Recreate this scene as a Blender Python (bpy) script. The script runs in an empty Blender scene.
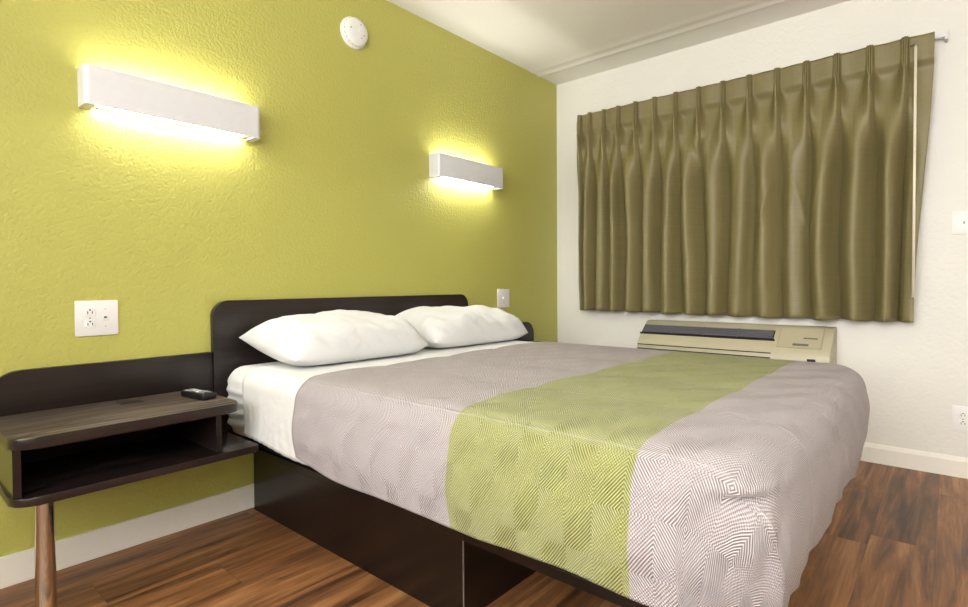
import bpy, bmesh, math, random
from mathutils import Vector, Matrix, noise
random.seed(7)
sc = bpy.context.scene
col = sc.collection
PI = math.pi
sin, cos = math.sin, math.cos


def S(r, g, b):
    def f(c):
        c /= 255.0
        return c / 12.92 if c <= .04045 else ((c + .055) / 1.055) ** 2.4
    return (f(r), f(g), f(b), 1.0)


def sm(a, b, x):
    t = min(1.0, max(0.0, (x - a) / (b - a)))
    return t * t * (3 - 2 * t)


# ------------------------------------------------------------------ materials
class NT:
    def __init__(s, name):
        s.m = bpy.data.materials.new(name)
        s.m.use_nodes = True
        s.t = s.m.node_tree
        s.b = s.t.nodes['Principled BSDF']

    def n(s, typ, **kw):
        nd = s.t.nodes.new(typ)
        for k, v in kw.items():
            if k.startswith('i_'):
                key = k[2:]
                key = int(key) if key.isdigit() else key.replace('_', ' ')
                if isinstance(v, bpy.types.NodeSocket):
                    s.t.links.new(v, nd.inputs[key])
                else:
                    nd.inputs[key].default_value = v
            else:
                setattr(nd, k, v)
        return nd

    def math(s, op, a, b=None, c=None):
        nd = s.n('ShaderNodeMath', operation=op)
        for i, v in enumerate((a, b, c)):
            if v is None:
                continue
            if isinstance(v, bpy.types.NodeSocket):
                s.t.links.new(v, nd.inputs[i])
            else:
                nd.inputs[i].default_value = v
        return nd.outputs[0]

    def mix(s, f, a, b, blend='MIX'):
        nd = s.n('ShaderNodeMix', data_type='RGBA', blend_type=blend)
        for i, v in ((0, f), (6, a), (7, b)):
            if isinstance(v, bpy.types.NodeSocket):
                s.t.links.new(v, nd.inputs[i])
            else:
                nd.inputs[i].default_value = v
        return nd.outputs[2]

    def ramp(s, f, stops):
        nd = s.n('ShaderNodeValToRGB')
        s.t.links.new(f, nd.inputs[0])
        e = nd.color_ramp.elements
        while len(e) < len(stops):
            e.new(.5)
        for i, (p, c) in enumerate(stops):
            e[i].position = p
            e[i].color = c
        return nd.outputs[0]

    def set(s, **kw):
        for k, v in kw.items():
            key = k.replace('_', ' ')
            if isinstance(v, bpy.types.NodeSocket):
                s.t.links.new(v, s.b.inputs[key])
            else:
                s.b.inputs[key].default_value = v
        return s

    def bump(s, h, strength, dist):
        nd = s.n('ShaderNodeBump', i_Strength=strength, i_Distance=dist)
        s.t.links.new(h, nd.inputs['Height'])
        s.t.links.new(nd.outputs[0], s.b.inputs['Normal'])

    def obj(s):
        return s.n('ShaderNodeTexCoord').outputs['Object']

    def mapping(s, vec, scale=(1, 1, 1), loc=(0, 0, 0)):
        return s.n('ShaderNodeMapping', i_Vector=vec, i_Scale=scale, i_Location=loc).outputs[0]

    def noise(s, vec, scale, detail=2, rough=.5, dist=0.0):
        return s.n('ShaderNodeTexNoise', i_Vector=vec, i_Scale=scale, i_Detail=detail, i_Roughness=rough, i_Distortion=dist).outputs[0]


def plain(name, c, rough=.5, metal=0.0, bump=None, coat=0.0):
    k = NT(name)
    k.set(Base_Color=c, Roughness=rough, Metallic=metal)
    k.b.inputs['Coat Weight'].default_value = coat
    v = k.obj()
    f = k.noise(v, 35, 3)
    dark = (c[0] * .94, c[1] * .94, c[2] * .94, 1)
    k.set(Base_Color=k.mix(f, dark, c))
    if bump:
        k.bump(k.noise(v, bump[0], 3), bump[1], bump[2])
    return k.m


def wall_mat(name, c, scale, strength, dist, rough=.6):
    k = NT(name)
    v = k.obj()
    n1 = k.noise(v, scale, 3, .55)
    n2 = k.n('ShaderNodeTexVoronoi', feature='SMOOTH_F1', i_Vector=v, i_Scale=scale * .8).outputs['Distance']
    h = k.math('ADD', k.math('MULTIPLY', k.math('SMOOTH_MIN', n1, .58, .12), 1.0), k.math('MULTIPLY', n2, -.35))
    big = k.noise(v, 1.6, 2)
    c2 = (c[0] * .93, c[1] * .93, c[2] * .90, 1)
    k.set(Base_Color=k.mix(big, c2, c), Roughness=rough)
    k.bump(h, strength, dist)
    return k.m


M = {}
M['green'] = wall_mat('green_wall_paint', S(185, 182, 94), 92, .9, .0042, .45)
M['white_wall'] = wall_mat('white_wall_paint', S(228, 225, 219), 58, .5, .004, .55)
M['ceiling'] = wall_mat('ceiling_paint', S(236, 234, 228), 120, .25, .002, .6)
M['base_white'] = plain('baseboard_paint', S(238, 234, 224), .35)
M['white_plastic'] = plain('white_plastic', S(236, 234, 232), .35)
M['white_metal'] = plain('white_enamel', S(226, 226, 230), .4)
M['ivory'] = plain('ivory_plastic', S(184, 176, 149), .4)
M['ivory_side'] = plain('ivory_metal', S(168, 160, 134), .45)
M['black_plastic'] = plain('black_plastic', S(22, 22, 24), .35)
M['grille'] = plain('grille_grey', S(100, 100, 108), .45)
M['slot'] = plain('dark_slot', S(30, 28, 26), .6)
M['button'] = plain('grey_rubber', S(160, 162, 165), .45)
M['button_w'] = plain('pale_rubber', S(210, 210, 208), .45)
M['screw'] = plain('screw_metal', S(170, 165, 155), .3, .9)
M['chrome'] = plain('chrome', S(225, 218, 208), .09, 1.0)
M['pewter'] = plain('nickel', S(190, 188, 182), .25, 1.0)
M['wand'] = plain('cream_wand', S(233, 226, 205), .35)
M['shade_block'] = plain('shade_black', S(20, 18, 18), .8)  # black stands for the shade in the gap below the mattress
M['edge_pale'] = plain('pale_edge_band', S(128, 118, 108), .4)  # pale grey for the edge band on the base side panels
M['label'] = plain('grey_print', S(110, 106, 98), .5)

k = NT('lamp_tube')
k.set(Base_Color=S(255, 255, 245))
k.b.inputs['Emission Color'].default_value = (1.0, .97, .92, 1)
k.b.inputs['Emission Strength'].default_value = 85
M['tube'] = k.m


def laminate(name, c1, c2, rough, sx=1.0, axis='x', amp=1.0, ra=.36, rb=.62):
    k = NT(name)
    v = k.obj()
    st = {'x': (2.2, 60, 60), 'y': (60, 2.2, 60), 'z': (60, 60, 2.2)}[axis]
    n = k.noise(k.mapping(v, st), 1.0 * sx, 4, .6, .3)
    n2 = k.noise(k.mapping(v, tuple(q * 3.1 for q in st)), 1.0 * sx, 3, .6)
    f = k.math('ADD', k.math('MULTIPLY', n, .7), k.math('MULTIPLY', n2, .3))
    colr = k.ramp(f, [(ra, c1), (rb, c2)])
    k.set(Base_Color=colr, Roughness=rough)
    k.b.inputs['Specular IOR Level'].default_value = .5
    k.bump(f, .12 * amp, .0006)
    return k.m


M['espresso'] = laminate('espresso_laminate', S(24, 17, 15), S(40, 30, 27), .28)
M['espresso_dark'] = laminate('espresso_laminate_gloss', S(20, 15, 14), S(33, 25, 23), .20)
M['top_wood'] = laminate('walnut_grain_top', S(30, 23, 20), S(98, 83, 73), .5, 1.25, 'x', 2, .455, .55)
M['edge_band'] = laminate('edge_banding', S(28, 20, 18), S(47, 35, 32), .28)
M['base_panel'] = laminate('dark_base_laminate', S(14, 10, 9), S(28, 20, 16), .26)

# floor : planks running along x
k = NT('wood_plank_floor')
v = k.obj()
sep = k.n('ShaderNodeSeparateXYZ', i_Vector=v)
X, Y = sep.outputs[0], sep.outputs[1]
PW, PL = .185, 1.22
row = k.math('FLOOR', k.math('DIVIDE', Y, PW))
rowr = k.n('ShaderNodeTexWhiteNoise', noise_dimensions='1D', i_W=row).outputs[0]
xs = k.math('ADD', X, k.math('MULTIPLY', rowr, 7.3))
plk = k.math('FLOOR', k.math('DIVIDE', xs, PL))
pid = k.n('ShaderNodeTexWhiteNoise', noise_dimensions='2D', i_Vector=k.n('ShaderNodeCombineXYZ', i_X=row, i_Y=plk).outputs[0])
pv = pid.outputs[0]
fy = k.math('FRACT', k.math('DIVIDE', Y, PW))
fx = k.math('FRACT', k.math('DIVIDE', xs, PL))
seam_y = k.math('MINIMUM', fy, k.math('SUBTRACT', 1.0, fy))
seam_x = k.math('MULTIPLY', k.math('MINIMUM', fx, k.math('SUBTRACT', 1.0, fx)), PL / PW)
seam = k.math('MINIMUM', seam_y, seam_x)
seam_m = k.math('LESS_THAN', seam, .006)
gv = k.n('ShaderNodeCombineXYZ', i_X=k.math('MULTIPLY', xs, 1.5), i_Y=k.math('MULTIPLY', Y, 17), i_Z=k.math('MULTIPLY', pv, 37)).outputs[0]
g1 = k.noise(gv, 1.0, 5, .6, .55)
gv2 = k.n('ShaderNodeCombineXYZ', i_X=k.math('MULTIPLY', xs, 5), i_Y=k.math('MULTIPLY', Y, 130), i_Z=k.math('MULTIPLY', pv, 11)).outputs[0]
g2 = k.noise(gv2, 1.0, 4, .65, .2)
gv3 = k.n('ShaderNodeCombineXYZ', i_X=k.math('MULTIPLY', xs, 3.2), i_Y=k.math('MULTIPLY', Y, 9), i_Z=k.math('MULTIPLY', pv, 71)).outputs[0]
g3 = k.noise(gv3, 1.0, 3, .5, 1.2)
knot = k.math('SMOOTHSTEP', g3, .30, .20) if False else k.n('ShaderNodeMapRange', i_Value=g3, i_1=.36, i_2=.26, i_3=0.0, i_4=1.0).outputs[0]
ff = k.math('ADD', k.math('MULTIPLY', g1, .8), k.math('MULTIPLY', g2, .28))
ff = k.math('ADD', ff, k.math('MULTIPLY', k.math('SUBTRACT', pv, .5), .09))
wc = k.ramp(ff, [(.36, S(56, 34, 20)), (.47, S(98, 63, 37)), (.58, S(136, 91, 54)), (.72, S(176, 127, 82))])
wc = k.mix(k.math('MULTIPLY', knot, .45), wc, S(58, 35, 21))
wc = k.mix(k.math('MULTIPLY', seam_m, .4), wc, S(40, 24, 14))
k.set(Base_Color=wc, Roughness=k.math('ADD', .36, k.math('MULTIPLY', g2, .16)))
k.bump(k.math('SUBTRACT', k.math('MULTIPLY', g2, .4), k.math('MULTIPLY', seam_m, 1.0)), .25, .0008)
M['floor'] = k.m


def sheet_mat(name, c, wr=0.0, sc_=9):
    k = NT(name)
    v = k.obj()
    w1 = k.noise(v, sc_, 3, .5, .8)
    w2 = k.noise(k.mapping(v, (1, 1, 1)), 700, 2)
    k.set(Base_Color=c, Roughness=.75)
    k.b.inputs['Sheen Weight'].default_value = .15
    h = k.math('ADD', k.math('MULTIPLY', w1, 1.0), k.math('MULTIPLY', w2, .01))
    k.bump(h, wr, .03)
    return k.m


M['linen'] = sheet_mat('white_sheet_cotton', S(214, 213, 211), .18)
M['pillow'] = sheet_mat('white_pillowcase', S(208, 208, 208), .36, 7)

# bedspread : jacquard herringbone / diamond weave on unfolded cloth coordinates
k = NT('jacquard_bedspread')
uv = k.n('ShaderNodeUVMap', uv_map='cloth').outputs[0]
sp = k.n('ShaderNodeSeparateXYZ', i_Vector=uv)
U, V = sp.outputs[0], sp.outputs[1]
wob = k.math('MULTIPLY', k.math('SUBTRACT', k.noise(uv, 9, 2), .5), .012)
U2 = k.math('ADD', U, wob)
pu = k.math('PINGPONG', U2, .105)
pvv = k.math('PINGPONG', V, .062)
cellu = k.math('FLOOR', k.math('DIVIDE', U2, .105))
cellv = k.math('FLOOR', k.math('DIVIDE', V, .062))
ph = k.math('DIVIDE', k.math('ADD', k.math('MULTIPLY', pu, .78), pvv), .0063)
rib = k.math('SINE', k.math('MULTIPLY', ph, 2 * PI))
ph2 = k.math('DIVIDE', k.math('SUBTRACT', k.math('MULTIPLY', pu, .9), pvv), .0063)
rib2 = k.math('SINE', k.math('MULTIPLY', ph2, 2 * PI))
dgn = k.math('ADD', k.math('MULTIPLY', U2, .75), k.math('ADD', V, k.math('MULTIPLY', k.noise(uv, 5, 1), .10)))
chk = k.n('ShaderNodeMapRange', interpolation_type='SMOOTHSTEP', i_Value=k.math('SINE', k.math('MULTIPLY', dgn, 2 * PI / .135)), i_1=-.35, i_2=.35, i_3=0.0, i_4=1.0).outputs[0]
dots = k.math('MULTIPLY', k.math('ADD', rib, rib2), .55)
hh = k.n('ShaderNodeMix', data_type='FLOAT')
k.t.links.new(k.math('MULTIPLY', chk, .85), hh.inputs[0])
k.t.links.new(rib, hh.inputs[2])
k.t.links.new(dots, hh.inputs[3])
weave = hh.outputs[0]
# quilting seams along the bed
sdist = k.math('ABSOLUTE', k.math('SUBTRACT', k.math('FLOORED_MODULO', k.math('ADD', U, 2.6675), .325), .1625))
seam_l = k.n('ShaderNodeMapRange', i_Value=sdist, i_1=0.0, i_2=.006, i_3=1.0, i_4=0.0).outputs[0]
H = k.math('ADD', k.math('MULTIPLY', weave, .5), k.math('MULTIPLY', seam_l, 1.3))
band = k.math('MULTIPLY', k.math('LESS_THAN', V, -1.345), k.math('GREATER_THAN', V, -1.812))
g1 = k.mix(k.math('ADD', .5, k.math('MULTIPLY', weave, .5)), S(124, 113, 112), S(208, 198, 201))
g2 = k.mix(k.math('ADD', .5, k.math('MULTIPLY', weave, .5)), S(100, 102, 50), S(184, 185, 112))
cc = k.mix(band, g1, g2)
cc = k.mix(k.math('MULTIPLY', seam_l, .18), cc, S(226, 218, 206))
k.set(Base_Color=cc, Roughness=.55)
k.b.inputs['Sheen Weight'].default_value = .2
k.bump(H, 1.0, .0030)
M['bedspread'] = k.m

# curtain
k = NT('olive_curtain_fabric')
v = k.obj()
n = k.noise(k.mapping(v, (1, 260, 5)), 1.0, 3, .6)
n2 = k.noise(k.mapping(v, (1, 6, 300)), 1.0, 2, .6)
f = k.math('ADD', k.math('MULTIPLY', n, .5), k.math('MULTIPLY', n2, .5))
k.set(Base_Color=k.mix(f, S(96, 87, 55), S(142, 131, 87)), Roughness=.5)
k.b.inputs['Sheen Weight'].default_value = .0
k.bump(f, .1, .001)
M['curtain'] = k.m


# ------------------------------------------------------------------ mesh helpers
def link(name, bm, mat, parent=None, smooth=False, loc=None):
    bmesh.ops.recalc_face_normals(bm, faces=bm.faces[:])
    me = bpy.data.meshes.new(name)
    bm.to_mesh(me)
    bm.free()
    mats = mat if isinstance(mat, (list, tuple)) else [mat]
    for m in mats:
        me.materials.append(m)
    if smooth:
        me.polygons.foreach_set('use_smooth', [True] * len(me.polygons))
    o = bpy.data.objects.new(name, me)
    col.objects.link(o)
    if parent:
        o.parent = parent
    if loc:
        o.location = loc
    return o


def autosmooth(o, ang=35):
    me = o.data
    me.polygons.foreach_set('use_smooth', [True] * len(me.polygons))
    bm = bmesh.new()
    bm.from_mesh(me)
    for e in bm.edges:
        if len(e.link_faces) == 2 and e.calc_face_angle(0) > math.radians(ang):
            e.smooth = False
    bm.to_mesh(me)
    bm.free()
    return o


def thing(name, label, cat, loc=(0, 0, 0), group=None):
    o = bpy.data.objects.new(name, None)
    o.empty_display_size = .05
    col.objects.link(o)
    o.location = loc
    return tag(o, label, cat, group)


def tag(o, label, cat, group=None):
    o['label'] = label
    o['category'] = cat
    if group:
        o['group'] = group
    return o


def struct(o):
    o['kind'] = 'structure'
    return o


def box(x0, x1, y0, y1, z0, z1, bev=0.0, seg=2, bm=None):
    b = bmesh.new() if bm is None else bm
    r = bmesh.ops.create_cube(b, size=1)
    vs = r['verts']
    for p in vs:
        p.co = Vector(((x0 + x1) / 2 + p.co.x * (x1 - x0), (y0 + y1) / 2 + p.co.y * (y1 - y0), (z0 + z1) / 2 + p.co.z * (z1 - z0)))
    if bev > 0:
        es = list({e for p in vs for e in p.link_edges})
        bmesh.ops.bevel(b, geom=es, offset=bev, segments=seg, affect='EDGES', profile=.5)
    return b


def prism(pts, axis, a0, a1, bev=0.0, seg=2, bm=None):
    """extrude a closed 2-D outline along an axis ('x','y','z')"""
    b = bmesh.new() if bm is None else bm

    def P(p, q):
        return {'x': (q, p[0], p[1]), 'y': (p[0], q, p[1]), 'z': (p[0], p[1], q)}[axis]
    v0 = [b.verts.new(P(p, a0)) for p in pts]
    v1 = [b.verts.new(P(p, a1)) for p in pts]
    f0 = b.faces.new(v0)
    f1 = b.faces.new(v1[::-1])
    n = len(pts)
    for i in range(n):
        b.faces.new((v0[i], v1[i], v1[(i + 1) % n], v0[(i + 1) % n]))
    if bev > 0:
        es = list({e for f in (f0, f1) for e in f.edges})
        bmesh.ops.bevel(b, geom=es, offset=bev, segments=seg, affect='EDGES', profile=.5)
    return b


def rrect(x0, x1, y0, y1, radii, n=8):
    """outline, radii for (x0y0, x1y0, x1y1, x0y1)"""
    pts = []
    for (cx, cy, sx, sy, a0), r in zip(((x0, y0, 1, 1, PI), (x1, y0, -1, 1, 1.5 * PI), (x1, y1, -1, -1, 0), (x0, y1, 1, -1, .5 * PI)), radii):
        if r <= 1e-6:
            pts.append((cx, cy))
            continue
        ox, oy = cx + sx * r, cy + sy * r
        for i in range(n + 1):
            a = a0 + .5 * PI * i / n
            pts.append((ox + r * cos(a), oy + r * sin(a)))
    return pts


def tube(p0, p1, r0, r1=None, n=20, bm=None, cap=True):
    b = bmesh.new() if bm is None else bm
    r1 = r0 if r1 is None else r1
    p0, p1 = Vector(p0), Vector(p1)
    d = (p1 - p0)
    q = Vector((0, 0, 1)).rotation_difference(d.normalized()).to_matrix().to_4x4()
    bmesh.ops.create_cone(b, cap_ends=cap, segments=n, radius1=r0, radius2=r1, depth=d.length,
                          matrix=Matrix.Translation((p0 + p1) / 2) @ q)
    return b


def lathe(profile, n=40, bm=None, mtx=None):
    """profile [(r, z)] about z"""
    b = bmesh.new() if bm is None else bm
    rings = []
    for r, z in profile:
        if r < 1e-6:
            rings.append([b.verts.new((0, 0, z))])
        else:
            rings.append([b.verts.new((r * cos(2 * PI * i / n), r * sin(2 * PI * i / n), z)) for i in range(n)])
    for A, B in zip(rings, rings[1:]):
        for i in range(n):
            j = (i + 1) % n
            if len(A) == 1 and len(B) > 1:
                b.faces.new((A[0], B[i], B[j]))
            elif len(B) == 1 and len(A) > 1:
                b.faces.new((A[i], B[0], A[j]))
            elif len(A) > 1:
                b.faces.new((A[i], B[i], B[j], A[j]))
    if mtx:
        bmesh.ops.transform(b, matrix=mtx, verts=b.verts[:])
    return b


def grid(nu, nv, fn, bm=None):
    b = bmesh.new() if bm is None else bm
    g = [[b.verts.new(fn(i / (nu - 1), j / (nv - 1))) for j in range(nv)] for i in range(nu)]
    for i in range(nu - 1):
        for j in range(nv - 1):
            b.faces.new((g[i][j], g[i + 1][j], g[i + 1][j + 1], g[i][j + 1]))
    return b


def rounded_box(hx, hy, hz, r, ns=(20, 20, 10), nr=5):
    """subdivided box with rounded edges, centred at origin"""
    def coords(h, n):
        c = [-h + r * (1 - cos(.5 * PI * i / nr)) for i in range(nr)]
        m = [-(h - r) + 2 * (h - r) * i / n for i in range(n + 1)]
        return c + m + [-q for q in reversed(c)]
    cx, cy, cz = coords(hx, ns[0]), coords(hy, ns[1]), coords(hz, ns[2])
    b = bmesh.new()
    cache = {}

    def vert(x, y, z):
        key = (round(x, 6), round(y, 6), round(z, 6))
        if key not in cache:
            q = Vector((max(-hx + r, min(hx - r, x)), max(-hy + r, min(hy - r, y)), max(-hz + r, min(hz - r, z))))
            d = Vector((x, y, z)) - q
            # map cube-corner offset to a sphere-ish offset
            if d.length > 1e-9:
                d = d.normalized() * r
            cache[key] = b.verts.new(q + d)
        return cache[key]

    def face(A, B, fn):
        for a0, a1 in zip(A, A[1:]):
            for b0, b1 in zip(B, B[1:]):
                vs = [vert(*fn(a0, b0)), vert(*fn(a1, b0)), vert(*fn(a1, b1)), vert(*fn(a0, b1))]
                if len(set(vs)) == 4:
                    try:
                        b.faces.new(vs)
                    except ValueError:
                        pass
    for s in (-1, 1):
        face(cx, cy, lambda p, q: (p, q, s * hz))
        face(cx, cz, lambda p, q: (p, s * hy, q))
        face(cy, cz, lambda p, q: (s * hx, p, q))
    return b


def N3(x, y, z, sc_=1.0):
    return noise.noise(Vector((x * sc_, y * sc_, z * sc_)))


def copy_tree(o, parent=None):
    c = o.copy()
    col.objects.link(c)
    c.parent = parent
    for ch in list(o.children):
        copy_tree(ch, c)
    return c


# ------------------------------------------------------------------ room
HC = 2.4375
XL, YF = -5.2, -4.3
floor = struct(link('floor', box(XL, 0, YF, 0, -.05, 0), M['floor']))
struct(link('wall_back', box(XL - .1, .1, 0, .1, -.05, HC + .1), M['green']))
struct(link('wall_right', box(0, .1, YF - .1, 0, -.05, HC + .1), M['white_wall']))
struct(link('wall_left', box(XL - .1, XL, YF - .1, 0, -.05, HC + .1), M['white_wall']))
struct(link('wall_front', box(XL, 0, YF - .1, YF, -.05, HC + .1), M['white_wall']))
# ceiling with the softly ridged, slightly lower drywall strip along the window wall
pr = [(XL, HC), (-.42, HC)]
for i in range(41):
    t = i / 40
    x = -.42 + .28 * t
    pr.append((x, HC - .007 * math.exp(-((x + .235) / .024) ** 2) - .003 * math.exp(-((x + .32) / .03) ** 2)))
pr += [(0, HC - .002), (0, HC + .1), (XL, HC + .1)]
struct(autosmooth(link('ceiling', prism(pr, 'y', YF, 0), M['ceiling']), 60))
BH = .098
struct(link('baseboard_back', box(XL, 0, -.012, 0, 0, BH, .002), M['base_white']))
bb = prism([(0, 0), (-.014, 0), (-.014, BH - .02), (-.006, BH - .004), (0, BH)], 'y', YF, -.012)
struct(link('baseboard_right', bb, M['base_white']))

# ------------------------------------------------------------------ sconces
def sconce(cx, L, label):
    D, z0, z1 = .082, 1.553, 1.684
    t = thing('wall_sconce', label, 'wall light', (cx, 0, (z0 + z1) / 2), 'white box wall lights above the bed')
    h = (z1 - z0) / 2
    # U-shaped cover: front with rounded corners and two end returns
    R, th = .016, .003
    out = rrect(-L / 2, L / 2, -D, D, (R, R, R, R), 6)
    path = [(-L / 2, 0)] + [p for p in out if p[1] < -.0001] + [(L / 2, 0)]
    path = [(-L / 2, -.002)]
    for i in range(7):
        a = PI + .5 * PI * i / 6
        path.append((-L / 2 + R + R * cos(a), -D + R + R * sin(a)))
    for i in range(7):
        a = 1.5 * PI + .5 * PI * i / 6
        path.append((L / 2 - R + R * cos(a), -D + R + R * sin(a)))
    path.append((L / 2, -.002))
    inner = [(max(-L / 2 + th, min(L / 2 - th, x)), max(-D + th, y)) for x, y in path]
    b = bmesh.new()
    ring = []
    for p, q in zip(path, inner):
        ring.append([b.verts.new((p[0], p[1], -h)), b.verts.new((p[0], p[1], h)), b.verts.new((q[0], q[1], h)), b.verts.new((q[0], q[1], -h))])
    for A, B in zip(ring, ring[1:]):
        for i in range(4):
            j = (i + 1) % 4
            b.faces.new((A[i], A[j], B[j], B[i]))
    b.faces.new(ring[0])
    b.faces.new(ring[-1][::-1])
    autosmooth(link('cover', b, M['white_metal'], t), 30)
    link('back_plate', box(-L / 2 + .02, L / 2 - .02, -.010, -.001, -h + .012, h - .012, .002), M['white_metal'], t)
    # small inward lips at the lower ends
    for s in (-1, 1):
        link('end_lip', box(s * (L / 2 - .018) - .0145, s * (L / 2 - .018) + .0145, -D + .004, -.004, -h, -h + .003), M['white_metal'], t)
    for zz in (-.044, .046):
        tb = tube((-L / 2 + .045, -.023, zz), (L / 2 - .045, -.023, zz), .0070, n=14)
        lamp = autosmooth(link('lamp_tube', tb, M['tube'], t), 40)
        lamp['label'] = 'lit warm white tube'
    for s in (-1, 1):
        link('lamp_holder', box(s * (L / 2 - .036) - .008, s * (L / 2 - .036) + .008, -.036, -.010, -.055, .057, .002), M['white_plastic'], t)
    return t


sconce(-2.658, .606, 'white box wall light glowing on the green wall above the left wall outlet')
sconce(-1.034, .580, 'white box wall light glowing above the far pillow near the room corner')

# ------------------------------------------------------------------ smoke detector
t = thing('smoke_detector', 'round white smoke detector high on the green wall near the ceiling', 'smoke detector', (-1.832, 0, 2.192))
rot = Matrix.Rotation(PI / 2, 4, 'X')
autosmooth(link('base', lathe([(0, 0), (.076, 0), (.076, .008), (.072, .012), (0, .012)], 48, mtx=rot), M['white_plastic'], t))
autosmooth(link('body', lathe([(0, .010), (.070, .010), (.070, .022), (.064, .034), (.052, .040), (.030, .043), (0, .043)], 48, mtx=rot), M['white_plastic'], t), 50)
b = bmesh.new()
for i in range(20):
    a = 2 * PI * i / 20
    tmp = box(-.006, .006, -.0260, -.0175, -.0012, .0012)
    bmesh.ops.transform(tmp, matrix=Matrix.Translation((.068 * cos(a), 0, .068 * sin(a))) @ Matrix.Rotation(-a + PI / 2, 4, 'Y'), verts=tmp.verts[:])
    me = bpy.data.meshes.new('tmp')
    tmp.to_mesh(me); tmp.free(); b.from_mesh(me); bpy.data.meshes.remove(me)
link('vent_slots', b, M['button'], t)
link('test_button', tube((.012, -.0425, .006), (.012, -.0455, .006), .013, n=24), M['white_plastic'], t)
for q, (px, pz) in enumerate(((-.042, .004), (.016, .034), (.020, -.030), (.034, -.014))):
    link('indicator_hole', tube((px, -.0385, pz), (px, -.0442, pz), .0035, n=12), M['button'], t)

# ------------------------------------------------------------------ wall plates
def plate_bm(w, h, d=.006):
    return prism(rrect(-w / 2, w / 2, -h / 2, h / 2, (.004,) * 4, 3), 'y', -.0005, -d, .0018)


def receptacle(parent, cx, cz):
    r = autosmooth(link('receptacle', prism([(cx + x, cz + z) for x, z in rrect(-.017, .017, -.0145, .0145, (.009,) * 4, 5)], 'y', -.004, -.0078, .0006), M['white_plastic'], parent))
    b = box(cx - .0078, cx - .0054, -.0084, -.0074, cz - .005, cz + .0045)
    box(cx + .0054, cx + .0078, -.0084, -.0074, cz - .004, cz + .004, bm=b)
    tube((cx, -.0074, cz + .0088), (cx, -.0084, cz + .0088), .0029, n=12, bm=b)
    s = link('slots', b, M['slot'], r)
    s['label'] = 'dark socket slots'
    return r


def face_wall_right(o, y, z):
    o.location = (0, y, z)
    o.rotation_euler = (0, 0, -PI / 2)


t = thing('outlet_plate', 'wide white two-gang plate with duplex outlet on green wall above the nightstand', 'wall outlet', (-2.919, 0, .8355))
autosmooth(link('cover_plate', plate_bm(.126, .122), M['white_plastic'], t))
receptacle(t, -.021, .0200)
receptacle(t, -.021, -.0200)
link('screw', tube((-.021, -.0055, 0), (-.021, -.0068, 0), .003, n=10), M['screw'], t)
jk = link('phone_jack', box(.016, .032, -.0075, -.004, -.010, .012, .001), M['white_plastic'], t)
link('jack_hole', box(.0195, .0285, -.0082, -.0070, -.001, .005), M['slot'], jk)
for z in (.03, -.03):
    link('screw', tube((.024, -.0055, z), (.024, -.0064, z), .0022, n=10), M['button'], t)

t = thing('cable_plate', 'small white cable plate on green wall between far pillow and room corner', 'wall plate', (-.656, 0, .851))  # plain wall plate with a coax jack in the middle
autosmooth(link('cover_plate', plate_bm(.122, .122), M['white_plastic'], t))
link('cable_jack', tube((0, -.005, 0), (0, -.012, 0), .010, n=20), M['white_plastic'], t)
for z in (.032, -.032):
    link('screw', tube((0, -.0055, z), (0, -.0066, z), .0025, n=10), M['button'], t)

t = thing('light_switch', 'white wall switch plate at right edge beyond the curtain', 'light switch', (0, 0, 0))
face_wall_right(t, -2.314, 1.225)
autosmooth(link('cover_plate', plate_bm(.116, .112), M['white_plastic'], t))
link('rocker', box(-.010, .038, -.010, -.004, -.034, .034, .002), M['white_plastic'], t)
kn = link('knob', box(-.0165, -.0105, -.011, -.005, -.006, .006, .0015), M['button'], t)
kn['label'] = 'small grey slider'

t = thing('wall_outlet', 'white duplex outlet low on the white wall right of the bed', 'wall outlet', (0, 0, 0))
face_wall_right(t, -2.304, .2815)
autosmooth(link('cover_plate', plate_bm(.080, .124), M['white_plastic'], t))
receptacle(t, 0, .0200)
receptacle(t, 0, -.0200)
link('screw', tube((0, -.0055, 0), (0, -.0068, 0), .003, n=10), M['screw'], t)

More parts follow.
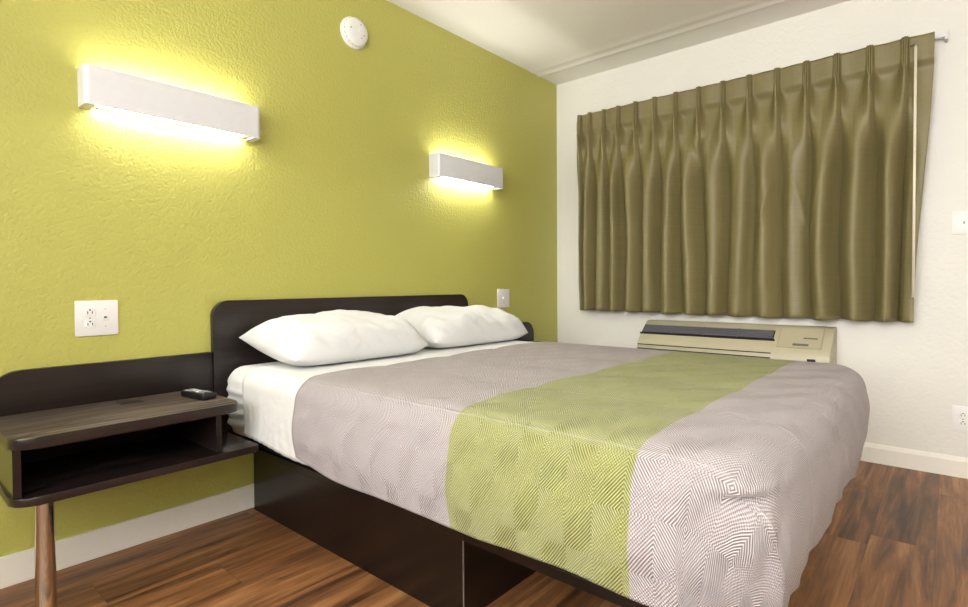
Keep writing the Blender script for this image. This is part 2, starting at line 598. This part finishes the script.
# ------------------------------------------------------------------ nightstands
NX0, NX1 = -3.212, -2.578          # near one
def nightstand(label, loc, flip=False):
    s = -1 if flip else 1
    W = NX1 - NX0
    t = thing('nightstand', label, 'nightstand', loc, 'wall-hung dark nightstands flanking the bed')
    F = lambda x: s * x
    def XR(a, b):
        return (min(F(a), F(b)), max(F(a), F(b)))
    h = W / 2
    D = .415
    # back panel up the wall with one rounded top corner on the outer side
    x0, x1 = XR(-h, h + .036)
    rad = (0, 0, 0, .085) if not flip else (0, 0, .085, 0)
    autosmooth(link('back_panel', prism(rrect(x0, x1, .362, .681, rad, 10), 'y', -.004, -.028, .0025), M['espresso'], t))
    def board(nm, z0, z1, mats, d, right, rr):
        x0, x1 = XR(-h, right)
        r = .055
        b = prism(rrect(x0, x1, -d, -.030, (rr, r, 0, 0) if flip else (r, rr, 0, 0), 8), 'z', z0, z1, .004, 2)
        o = link(nm, b, mats, t)
        for f in o.data.polygons:
            f.material_index = 0 if abs(f.normal.z) > .9 else 1
        return autosmooth(o)
    tp = board('top', .513, .545, [M['top_wood'], M['edge_band']], D, h - .028, .045)
    board('shelf', .361, .385, [M['espresso_dark'], M['edge_band']], D, h + .030, .006)
    a, c = XR(-h + .006, -h + .024)
    link('side_panel', box(a, c, -D + .025, -.030, .385, .513), M['espresso_dark'], t)
    a, c = XR(h - .106, h - .088)
    link('side_panel', box(a, c, -D + .025, -.030, .385, .513), M['espresso'], t)
    # grommet for cables set in the top
    a, c = XR(.005, .075)
    g = link('cable_grommet', box(a, c, -.135, -.085, .5445, .5475, .0012), M['black_plastic'], tp)
    g['label'] = 'black cable grommet'
    a, c = XR(.012, .068)
    link('grommet_slot', box(a, c, -.125, -.110, .5474, .5480), M['slot'], tp)
    lx = F(-h + .078)
    autosmooth(link('leg', tube((lx, -.345, .006), (lx, -.345, .361), .0245, .0225, 28), M['chrome'], t))['label'] = 'shiny chrome leg'
    link('foot', tube((lx, -.345, 0), (lx, -.345, .008), .020, n=20), M['black_plastic'], t)
    return t


nightstand('dark wood nightstand with open shelf and chrome leg, remote on top', ((NX0 + NX1) / 2, 0, 0))
CXB = -1.786
nightstand('dark wood nightstand panel beyond the far pillow, mostly hidden behind the bed', (2 * CXB - (NX0 + NX1) / 2 + .013, 0, 0), True)

# ------------------------------------------------------------------ remote
t = thing('remote_control', 'small black remote control with grey buttons on the nightstand top', 'remote control', (-2.672, -.215, .5462))
t.rotation_euler = (0, 0, math.radians(10))
b = rounded_box(.024, .074, .0110, .007, (4, 14, 2), 4)
for v_ in b.verts:
    v_.co.x *= 1 - .10 * sin((v_.co.y / .074 + .15) * 2.2)
    v_.co.z += .0110
link('body', b, M['black_plastic'], t, True)
for r_ in range(6):
    for c_ in range(3):
        yy = .050 - r_ * .0135 if r_ < 3 else .033 - r_ * .0165
        xx = (c_ - 1) * .0125
        if r_ == 5 and c_ == 1:
            continue
        link('button', box(xx - .0042, xx + .0042, yy - .0034, yy + .0034, .0214, .0238, .001), M['button'] if (r_ + c_) % 3 else M['button_w'], t)
link('navigation_pad', tube((0, -.004, .0214), (0, -.004, .0236), .0115, n=20), M['button_w'], t)
link('red_button', box(-.016, -.009, .060, .066, .0212, .0234, .001), plain('red_rubber', S(150, 40, 35), .5), t)

# ------------------------------------------------------------------ bed frame
t = thing('bed_frame', 'dark espresso bed frame with tall rounded headboard and boxed base', 'bed frame', (CXB, 0, 0))
hb = prism(rrect(-.753, .753, .24, .885, (0, 0, .065, .065), 12), 'y', -.004, -.030, .003)
autosmooth(link('headboard', hb, M['espresso'], t))
BX = .598
for s in (-1, 1):
    a, c = sorted((s * BX, s * (BX - .020)))
    link('side_panel', box(a, c, -1.238, -.034, 0, .245, .0012), M['base_panel'], t)
for s in (-1, 1):
    a, c = sorted((s * BX, s * (BX - .004)))
    e_ = link('edge_strip', box(a, c, -1.2395, -1.238, 0, .245), M['edge_pale'], t)
    e_['label'] = 'pale edge strip'
link('end_panel', box(-BX + .020, BX - .020, -1.230, -1.212, 0, .245), M['base_panel'], t)
link('end_panel', box(-BX + .020, BX - .020, -.055, -.036, 0, .245), M['base_panel'], t)
# platform board with darker top and lighter edge band
pb = box(-.612, .612, -1.955, -.034, .245, .274, .002)
o = link('platform', pb, [M['espresso_dark'], M['base_panel']], t)
for f in o.data.polygons:
    f.material_index = 0 if abs(f.normal.z) > .9 else 1
link('shade_block', box(-.605, .605, -1.93, -.036, .274, .345, .004), M['shade_block'], t)  # added block under the mattress, coloured black as the shade of the gap
for x in (-.30, .30):
    link('support_rail', box(x - .02, x + .02, -1.95, -1.238, .205, .245), M['base_panel'], t)

# ------------------------------------------------------------------ mattress
hx, hy, hz = .733, .975, .1385
MZ0 = .346
bm_ = rounded_box(hx, hy, hz, .072, (60, 90, 18), 6)
cy_ = -.035 - hy
for v_ in bm_.verts:
    p = v_.co
    wy = p.y + cy_
    # creases of the tucked sheet near the head on the long sides
    side = sm(hx - .09, hx - .01, abs(p.x))
    headw = sm(-.55, -.10, wy)
    wave = sin((p.z * 1.0 + .10 * wy + .015 * N3(p.x, wy, p.z, 9)) * 150 + 2 * N3(0, wy, 0, 5))
    p.x -= math.copysign(1, p.x) * side * headw * (.005 + .0048 * wave * sm(.13, .02, p.z))
    if p.z > .1:
        p.z += .004 * N3(p.x, wy, 0, 6)
mt = link('mattress', bm_, M['linen'], None, True, (CXB, cy_, MZ0 + hz))
tag(mt, 'thick mattress in a white tucked sheet, creased at the head side', 'mattress')
MTOP = MZ0 + 2 * hz        # .605

# ------------------------------------------------------------------ folded sheet
def cover_profile(off, r, zhem0, zhem1, n_side=16, n_arc=8, n_top=60):
    """points (x, z, arc) across the bed from near hem to far hem"""
    X = .733 + off
    Z = MTOP + off
    P = []
    for i in range(n_side):
        f = i / n_side
        P.append((-X, zhem0 + (Z - r - zhem0) * f))
    for i in range(n_arc):
        a = PI - .5 * PI * i / n_arc
        P.append((-X + r + r * cos(a), Z - r + r * sin(a)))
    for i in range(n_top + 1):
        P.append((-X + r + 2 * (X - r) * i / n_top, Z))
    for i in range(1, n_arc + 1):
        a = .5 * PI - .5 * PI * i / n_arc
        P.append((X - r + r * cos(a), Z - r + r * sin(a)))
    for i in range(1, n_side + 1):
        f = i / n_side
        P.append((X, Z - r + (zhem1 - Z + r) * f))
    return P


PR = cover_profile(.008, .060, .376, .38)
bs = bmesh.new()
ys = [-.250 - .46 * i / 40 for i in range(41)]
rows = []
for j, y in enumerate(ys):
    row_ = []
    for i, (x, z) in enumerate(PR):
        side = sm(.665, .715, abs(x))
        low = sm(.61, .40, z)
        yy = y
        if x < 0:
            # head edge bows a little towards the foot near the hem
            yy += -.018 * low * (1 - (j / 40)) * side
        w = N3(x * 2, yy, z, 7) * .004 * (1 - side) + side * low * .0035 * sin(yy * 70 + 3 * N3(z, yy, 1, 5))
        nx = math.copysign(1, x) * side
        zz = z + (abs(w) * .9 + .002) * (1 - side) - (.010 * low * sin(yy * 9 + 1) if side > .5 else 0)
        row_.append(bs.verts.new((x + nx * (abs(w) + .002), yy, zz)))
    rows.append(row_)
for A, B in zip(rows, rows[1:]):
    for i in range(len(PR) - 1):
        bs.faces.new((A[i], A[i + 1], B[i + 1], B[i]))
sh = link('top_sheet', bs, M['linen'], None, True, (CXB, 0, 0))
md = sh.modifiers.new('thickness', 'SOLIDIFY')
md.thickness = .004
md.offset = -1
tag(sh, 'white folded-over top sheet band between the pillows and the bedspread', 'sheet')

# ------------------------------------------------------------------ bedspread
OFF = .024
RX = .733 + OFF          # outer half width
REd = .085               # rounding of the top edge
ZT = MTOP + OFF - .004
YH, YFT = -.645, -2.035  # head edge, outer foot face
RC = .10                 # plan radius of the foot corners (outer)
ix = RX - REd
iy = YFT + REd
rc = RC - REd + .035     # inner outline corner radius
NB = 84
# outline of the flat top: near side head -> foot, corner, foot, corner, far side
def outline():
    L, F_, R = [], [], []
    na = 9
    nl = 96
    for i in range(nl):
        L.append((-ix, YH + (iy + rc - YH) * i / nl, -1.0, 0.0))
    arc = [(-ix + rc - rc * cos(.5 * PI * i / (2 * na)), iy + rc - rc * sin(.5 * PI * i / (2 * na)), -cos(.5 * PI * i / (2 * na)), -sin(.5 * PI * i / (2 * na))) for i in range(2 * na + 1)]
    L += arc[:na + 1]
    F_ = arc[na:]
    nf = 88
    for i in range(1, nf):
        F_.append((-ix + rc + 2 * (ix - rc) * i / nf, iy, 0.0, -1.0))
    arc2 = [(-a[0], a[1], -a[2], a[3]) for a in reversed(arc)]
    F_ += arc2[:na + 1]
    R = [(-a[0], a[1], -a[2], a[3]) for a in L]
    return L, F_, R


OL, OF, OR = outline()
nv_, nu_ = len(OL), len(OF)
bq = bmesh.new()
uvl = bq.loops.layers.uv.new('cloth')
UVd = {}


def headline(u):
    x = -ix + 2 * ix * u
    return (x, YH - .012 * sin(u * 5) + .006 * N3(x, 3, 0, 4))


def top_z(x, y):
    puff = abs(sin(PI * ((x + CXB) + 2.6675 - .1625) / .325))
    edge = min(1.0, (ix - abs(x)) / .12, (y - iy) / .12)
    return ZT + .007 * (puff ** .5) * max(0, edge) + .004 * N3(x, y, 0, 5) * max(0, edge)


T = []
for i in range(nu_):
    u = i / (nu_ - 1)
    c_ = []
    for j in range(nv_):
        v = j / (nv_ - 1)
        top = headline(u)
        bot = OF[i]
        l, r_ = OL[j], OR[j]
        P00, P10, P01, P11 = headline(0), headline(1), OF[0], OF[-1]
        def bl(k_):
            return (1 - v) * top[k_] + v * bot[k_] + (1 - u) * l[k_] + u * r_[k_] - ((1 - u) * (1 - v) * P00[k_] + u * (1 - v) * P10[k_] + (1 - u) * v * P01[k_] + u * v * P11[k_])
        x, y = bl(0), bl(1)
        vt = bq.verts.new((x, y, top_z(x, y)))
        UVd[vt] = (x + CXB, y)
        c_.append(vt)
    T.append(c_)
for i in range(nu_ - 1):
    for j in range(nv_ - 1):
        bq.faces.new((T[i][j], T[i + 1][j], T[i + 1][j + 1], T[i][j + 1]))
border = [T[0][j] for j in range(nv_)] + [T[i][nv_ - 1] for i in range(1, nu_)] + [T[nu_ - 1][j] for j in range(nv_ - 2, -1, -1)]
nrm = [(p[2], p[3]) for p in OL] + [(p[2], p[3]) for p in OF[1:]] + [(p[2], p[3]) for p in OR[-2::-1]]
NA, ND = 12, 30
prev = border
for k_ in range(1, NA + ND + 1):
    cur = []
    for q, (bv, nn) in enumerate(zip(border, nrm)):
        bx, by = bv.co.x, bv.co.y
        corner = (1 - abs(abs(nn[0]) - abs(nn[1]))) # 0 on the straights, 1 mid corner
        if k_ <= NA:
            a = .5 * PI * k_ / NA
            outw = REd * sin(a)
            dz = REd * (1 - cos(a))
            arc_ = REd * a
        else:
            f = (k_ - NA) / ND
            # hem height along the border
            if nn[1] == 0:
                hem = .350 + .034 * sm(-.95, -.62, by) - .010 * sin((by + .62) * 2.2) + .014 * sm(-1.4, -1.95, by) - .003 * sin(by * 13)
            else:
                hem = .352 - .016 * sm(.2, .9, corner) + .008 * sin(bx * 9 + 1) + .004 * sin(bx * 31)
            drop = ZT - REd - hem
            dz = REd + drop * f
            bulge = .012 * sin(PI * min(1, f * 1.05)) - .004 * f * f
            outw = REd + bulge
            fold = sm(0, .9, f)
            if nn[1] != 0:
                outw += fold * (.006 * sin(bx * 21 + 2 * sin(bx * 7)) + .0025 * sin(bx * 47)) * (1 - .3 * corner)
            else:
                outw += fold * .003 * (1 + sin(by * 17 + 1.3))
            arc_ = REd * .5 * PI + drop * f
        # gathers at the tucked corner
        if corner > .05 and bx < 0:
            ang = math.atan2(-nn[1], -nn[0])            # 0 near side .. pi/2 foot
            d = arc_ - .115
            g = corner ** .7
            # pocket: lip above, crease, swelling below
            lip = math.exp(-((d + .020) / .016) ** 2) * .014
            crease = -math.exp(-(d / .0075) ** 2) * .020
            w = math.exp(-((ang - .85) / .50) ** 2)
            tri = max(0, 1 - abs(ang - .80) / max(.08, .62 - 4.0 * max(0, d)))
            swell = .022 * tri * sm(0, .03, d) * sm(.16, .06, d)
            outw += g * w * (lip + crease) + g * swell
            # ridges running down from the pocket
            ridge = math.exp(-((ang - (.55 - 1.2 * max(0, d))) / .10) ** 2) * .010 + math.exp(-((ang - (1.05 + .9 * max(0, d))) / .09) ** 2) * .012
            outw += ridge * sm(.0, .05, d)
        n_ = N3(bx * 1.0 + nn[0] * arc_, by + nn[1] * arc_, arc_, 11) * .0035
        outw += n_
        z = border[q].co.z - dz if k_ <= NA else border[q].co.z * (1 - (k_ - NA) / ND) + ZT * ((k_ - NA) / ND) - dz
        vt = bq.verts.new((bx + nn[0] * outw, by + nn[1] * outw, z))
        UVd[vt] = (bx + CXB + nn[0] * arc_, by + nn[1] * arc_)
        cur.append(vt)
    for q in range(len(border) - 1):
        bq.faces.new((prev[q], prev[q + 1], cur[q + 1], cur[q]))
    prev = cur
for f in bq.faces:
    for lp in f.loops:
        lp[uvl].uv = UVd[lp.vert]
bd = link('bedspread', bq, M['bedspread'], None, True, (CXB, 0, 0))
md = bd.modifiers.new('thickness', 'SOLIDIFY')
md.thickness = .006
md.offset = -1
tag(bd, 'quilted grey bedspread with a wide green band draped over the bed', 'bedspread')

# ------------------------------------------------------------------ pillows
def pillow(label, cx, cy, L, W, Hh, tilt, seed, yaw=0.0):
    nu, nv = 72, 52
    b = bmesh.new()

    def pt(i, j, s):
        u = -1 + 2 * i / (nu - 1)
        v = -1 + 2 * j / (nv - 1)
        u, v = sin(u * PI / 2), sin(v * PI / 2)
        x = u * L / 2 * (1 - .045 * (1 - v * v) * abs(u) ** 4)
        fr = max(0.0, -v)
        x *= 1 - .07 * fr ** 2
        y = v * W / 2 * (1 - .10 * abs(u) ** 5 * (fr ** 2)) * (1 - .10 * (1 - u * u) * 0 - .09 * (1 - u * u) * abs(v) ** 3 * .6)
        th = (max(0, 1 - abs(u) ** 4.2) ** .56) * (max(0, 1 - abs(v) ** 2.5) ** .52)
        up = .62 if s > 0 else .38
        z = s * Hh * up * th
        if s > 0:
            wr = N3(u * 2.2 + seed, v * 2.2, 1) * .020 + N3(u * 5 + v * 1.5, v * 3, seed) * .010
            # gathers radiating near the front and the ends
            wr += .006 * sin(u * 26 + v * 7 + 3 * N3(u * 2, v * 2, seed + 2)) * (abs(v) ** 2) * th
            wr += .005 * sin(v * 20 + 4 * N3(u * 3, v * 3, seed + 5)) * (abs(u) ** 3)
            z += wr * min(1, th * 2)
        return (x, y, z)
    top = [[b.verts.new(pt(i, j, 1)) for j in range(nv)] for i in range(nu)]
    bot = [[top[i][j] if i in (0, nu - 1) or j in (0, nv - 1) else b.verts.new(pt(i, j, -1)) for j in range(nv)] for i in range(nu)]
    for i in range(nu - 1):
        for j in range(nv - 1):
            b.faces.new((top[i][j], top[i + 1][j], top[i + 1][j + 1], top[i][j + 1]))
            b.faces.new((bot[i][j + 1], bot[i + 1][j + 1], bot[i + 1][j], bot[i][j]))
    mtx = Matrix.Rotation(yaw, 4, 'Z') @ Matrix.Rotation(tilt, 4, 'X')
    bmesh.ops.transform(b, matrix=mtx, verts=b.verts[:])
    zmin = min(v.co.z for v in b.verts)
    # flatten what rests on the bed
    for v in b.verts:
        lim = zmin + .022
        if v.co.z < lim:
            v.co.z = lim - (lim - v.co.z) * .12
    zmin = min(v.co.z for v in b.verts)
    o = link('pillow', b, M['pillow'], None, True, (cx, cy, MTOP + .0185 - zmin))
    return tag(o, label, 'pillow', 'white bed pillows')


pillow('white pillow at the near side of the bed, overlapping the other pillow', -2.110, -.280, .69, .44, .190, math.radians(8), 1.0, math.radians(-2))
pillow('white pillow at the far side of the bed, partly behind the near pillow', -1.372, -.278, .74, .43, .190, math.radians(8), 4.7, math.radians(-2))

# ------------------------------------------------------------------ curtain
pl = [-.258, -.341, -.447, -.554, -.680, -.809, -.945, -1.085, -1.225, -1.370, -1.514, -1.657, -1.796, -1.937, -2.077]
YA, YB = -.236, -2.188
ZTOP, ZHEM, ZHD = 2.133, .745, 2.028
# fold layout: between pleats the cloth sits back, at the pleats it comes forward
anch = [YA] + pl + [YB]


edges = [YA + .02] + [p - .018 for p in pl] + [YB - .06]
amp = [.5, .9, .8, 1.0, .85, 1.0, .9, 1.0, 1.15, .62, 1.0, .7, 1.15, .9, 1.2, .55]
rise = [.5, .35, .2, .3, .45, .25, .5, .3, .55, .2, .6, .35, .15, .4, .5, .3]


def curtain_pt(s, t):
    """s 0..1 along the width, t 0..1 from top to hem"""
    y = YA + (YB - YA) * s
    z = ZTOP + (ZHEM - ZTOP) * t
    i0 = min(range(len(pl)), key=lambda i: abs(y - pl[i]))
    below = max(0.0, ZHD - z)
    d = y - pl[i0]
    # heading: a pinched triple pleat, flat cloth between
    env = math.exp(-(d / .0135) ** 4)
    dep = sm(-.01, .09, ZTOP - z)
    x_top = -.094 - env * (.018 + .012 * dep + .011 * cos(2 * PI * d / .0095)) + .004 * sin(y * 40)
    # just under the heading the pleat fans out
    wid = .011 + .13 * below
    x_mid = -.066 - .072 * math.exp(-(abs(d) / wid) ** 1.6) - env * .008 * cos(2 * PI * d / .0095) * sm(.07, 0, below)
    # drape: each fold climbs forward to a rounded nose, then tucks back under
    yd = y + .026 * N3(y * 3.4, z * 1.3, 4.0) * sm(0, .5, below)
    e = 0
    while e < len(edges) - 2 and yd < edges[e + 1]:
        e += 1
    p = min(1.0, max(0.0, (edges[e] - yd) / (edges[e] - edges[e + 1])))
    fade = sm(0, .9, below)
    a0 = amp[e] * (1.0 + .25 * N3(e * 3.1, z * 1.3, 0))
    kk = .72 + .62 * rise[e]
    g = max(0.0, sin(PI * p ** kk)) ** .62 * (.86 + .14 * sin(PI * p + 2.2 * rise[e]))
    x_bot = -.022 - .116 * a0 * g + .004 * sin(p * 9 + e * 2.0) * sm(.1, .3, p) * sm(1, .8, p) - .010 * N3(y * 5, z * .9, 2.0)
    c = min(p, 1 - p)
    over = -.020 * a0 * sin(2 * PI * p) * math.exp(-c / .16)
    f1 = sm(0, .05, below)
    f2 = sm(.05, .50, below)
    x = x_top * (1 - f1) + f1 * (x_mid * (1 - f2) + x_bot * f2)
    yy = y + f2 * over
    # puckers and a couple of slack bights where the cloth sags
    x += .0045 * N3(y * 11, z * 7, 5) * f1
    for by_, bz_, sx in ((-1.44, 1.33, .05), (-1.66, 1.28, .06), (-1.10, 1.70, .04)):
        q = ((y - by_) / sx) ** 2 + ((z - bz_ - 3 * abs(y - by_)) / .05) ** 2
        x -= .012 * math.exp(-q)
    edge_w = sm(-1.98, -2.19, y)
    yy += edge_w * .070 * sm(.0, 1.0, (ZTOP - z) / (ZTOP - ZHEM))
    return (x, yy, z + .003 * sin(y * 30) * t + .012 * t * sm(-1.6, -.3, y))


nu, nv = 1100, 90
bc = bmesh.new()
tt = [0, .004] + [(j / 26) * .078 for j in range(1, 27)] + [.078 + (1 - .078) * (j / 62) ** 1.15 for j in range(1, 63)]
gr = [[bc.verts.new(curtain_pt(i / (nu - 1), q)) for q in tt] for i in range(nu)]
for i in range(nu - 1):
    for j in range(len(tt) - 1):
        bc.faces.new((gr[i][j], gr[i + 1][j], gr[i + 1][j + 1], gr[i][j + 1]))
ct = link('curtain', bc, M['curtain'], None, True)
md = ct.modifiers.new('thickness', 'SOLIDIFY')
md.thickness = .0022
tag(ct, 'olive pinch-pleated curtain hanging over the window on the white wall', 'curtain')
w = link('wand', tube((-.152, -2.118, .868), (-.152, -2.120, 2.062), .0058, n=12), M['wand'], ct, True)
w['label'] = 'slim cream pull wand'
hk = tube((-.152, -2.120, 2.060), (-.150, -2.120, 2.078), .0045, n=10)
tube((-.152, -2.120, 2.078), (-.108, -2.100, 2.083), .0030, n=10, bm=hk)
link('wand_hook', hk, M['pewter'], ct, True)
# hem band: a second layer of cloth following the lower edge
bh = bmesh.new()
gh = [[bh.verts.new(Vector(curtain_pt(i / 1099, 1 - .045 * q)) + Vector((-.0022, 0, 0))) for q in (0, .5, .95, 1)] for i in range(1100)]
for i in range(1099):
    for j in range(3):
        bh.faces.new((gh[i][j], gh[i + 1][j], gh[i + 1][j + 1], gh[i][j + 1]))
link('hem', bh, M['curtain'], ct, True)

t = thing('curtain_rod', 'slim white curtain rod end sticking out past the curtain top', 'curtain rod', (-.05, -1.2, 2.118))
link('rail', box(-.012, .012, -1.030, 1.000, -.009, .009, .002), M['white_metal'], t)
for yy in (-1.030, .985):
    link('bracket', box(-.010, .0495, yy - .006, yy + .006, -.020, .020, .002), M['white_metal'], t)

# ------------------------------------------------------------------ air conditioner
Y0, Y1 = -1.790, -.738
t = thing('air_conditioner', 'beige through-wall air conditioner under the curtain behind the bed', 'air conditioner', (0, (Y0 + Y1) / 2, .29))
hy_ = (Y1 - Y0) / 2
prof = [(-.002, 0), (-.205, 0), (-.215, .02), (-.215, .245), (-.205, .275), (-.192, .302), (-.072, .404), (-.050, .412), (-.002, .412)]
b = prism(prof, 'y', -hy_, hy_ - .0, .006, 2)
o = autosmooth(link('housing', b, M['ivory'], t), 30)


def slope_pt(f, lift=0.0):
    """point along the sloped face: f=0 at the top, 1 at its lower edge"""
    a, c = Vector((-.072, .404)), Vector((-.192, .302))
    p = a.lerp(c, f)
    n = Vector((-(a.y - c.y), (a.x - c.x))).normalized()
    n = Vector((-.102, .120)).normalized()
    return p + n * lift


def slope_quad(f0, f1, y0, y1, l0, l1, bm=None):
    pts = [slope_pt(f0, l0), slope_pt(f0, l1), slope_pt(f1, l1), slope_pt(f1, l0)]
    return prism([(p.x, p.y) for p in pts], 'y', y0, y1, bm=bm)


# thing-local y: world y minus centre; left in the photo = larger y
vl, vr = -.742 - (Y0 + Y1) / 2, -1.512 - (Y0 + Y1) / 2
link('vent_recess', slope_quad(.20, .66, vr, vl, .0002, .0012), M['slot'], t)
b = bmesh.new()
for i in range(5):
    f = .22 + .085 * i
    slope_quad(f, f + .05, vr + .006, vl - .006, .001, .006, bm=b)
link('vent_grille', b, M['grille'], t)
for q in (.25, .5, .75):
    yq = vl + (vr - vl) * q
    link('vent_rib', slope_quad(.20, .66, yq - .003, yq + .003, .0012, .0066), M['grille'], t)
link('vent_frame', slope_quad(.66, .72, vr - .008, vl + .008, 0, .006), M['black_plastic'], t)
dl, dr = -1.541 - (Y0 + Y1) / 2, -1.742 - (Y0 + Y1) / 2
link('door_seam', slope_quad(.035, 1.0, dr - .005, dl + .005, 0, .0012), M['ivory_side'], t)
dpan = link('control_door', slope_quad(.06, .98, dr, dl, 0, .004), M['ivory'], t)
link('door_recess', slope_quad(.80, .90, (dl + dr) / 2 - .045, (dl + dr) / 2 + .03, .0042, .0052), M['label'], dpan)
link('maker_mark', slope_quad(.50, .57, dr + .02, dr + .085, .0042, .0048), M['label'], dpan)
b = box(-.2175, -.2145, vr, vl, .262 - .012, .262 - .006)
link('intake_slot', box(-.2120, -.2062, vr, vl, .266, .271), M['slot'], t)
b.free()
link('intake_slot', box(-.2172, -.2100, vr, vl, .240, .246), M['slot'], t)
link('panel_seam', box(-.2166, -.2140, vr - .02, vl + .012, .222, .225), M['ivory_side'], t)
link('latch', box(-.2190, -.2100, -1.724 - (Y0 + Y1) / 2, -1.686 - (Y0 + Y1) / 2, .238, .252, .001), M['black_plastic'], t)

# ------------------------------------------------------------------ lights
def area(name, loc, rot, sx, sy, p, c=(1, 1, 1)):
    l = bpy.data.lights.new(name, 'AREA')
    l.shape = 'RECTANGLE'
    l.size, l.size_y = sx, sy
    l.energy = p
    l.color = c
    o = bpy.data.objects.new(name, l)
    col.objects.link(o)
    o.location = loc
    o.rotation_euler = rot
    return o


area('bounce_fill', (-4.4, -2.9, 1.75), (PI, 0, 0), 1.0, 1.0, 104, (.98, .985, 1))  # added unseen fill aimed up, brightens the room off the ceiling
area('left_fill', (-5.05, -1.9, 1.7), (0, math.radians(-84), math.radians(-2)), 1.6, 2.4, 39, (.97, .98, 1)).data.spread = math.radians(105)  # added unseen fill from the left, stands in for other room lighting

w = bpy.data.worlds.new('world')
sc.world = w
w.use_nodes = True
w.node_tree.nodes['Background'].inputs[0].default_value = (.9, .95, 1, 1)
w.node_tree.nodes['Background'].inputs[1].default_value = .15

# ------------------------------------------------------------------ camera
yaw, pitch, roll = .7113, -.0187, -.0062
f = Vector((cos(yaw) * cos(pitch), sin(yaw) * cos(pitch), sin(pitch)))
r0 = Vector((sin(yaw), -cos(yaw), 0))
u0 = r0.cross(f)
r = r0 * cos(roll) + u0 * sin(roll)
u = u0 * cos(roll) - r0 * sin(roll)
cam = bpy.data.cameras.new('camera')
co = bpy.data.objects.new('camera', cam)
col.objects.link(co)
co.matrix_world = Matrix(((r.x, u.x, -f.x, -3.4664), (r.y, u.y, -f.y, -2.2547), (r.z, u.z, -f.z, .9448), (0, 0, 0, 1)))
cam.sensor_fit = 'HORIZONTAL'
cam.sensor_width = 36
cam.lens = 541.65 * 36 / 968
cam.shift_y = -(303.5 - 294.3) / 968
cam.clip_start = .02
sc.camera = co

vs = sc.view_settings
vs.view_transform = 'Standard'
vs.look = 'None'
vs.exposure = 0.35
vs.gamma = 1
vs.use_curve_mapping = False
sc.cycles.max_bounces = 8
sc.cycles.diffuse_bounces = 5
sc.cycles.sample_clamp_indirect = 6
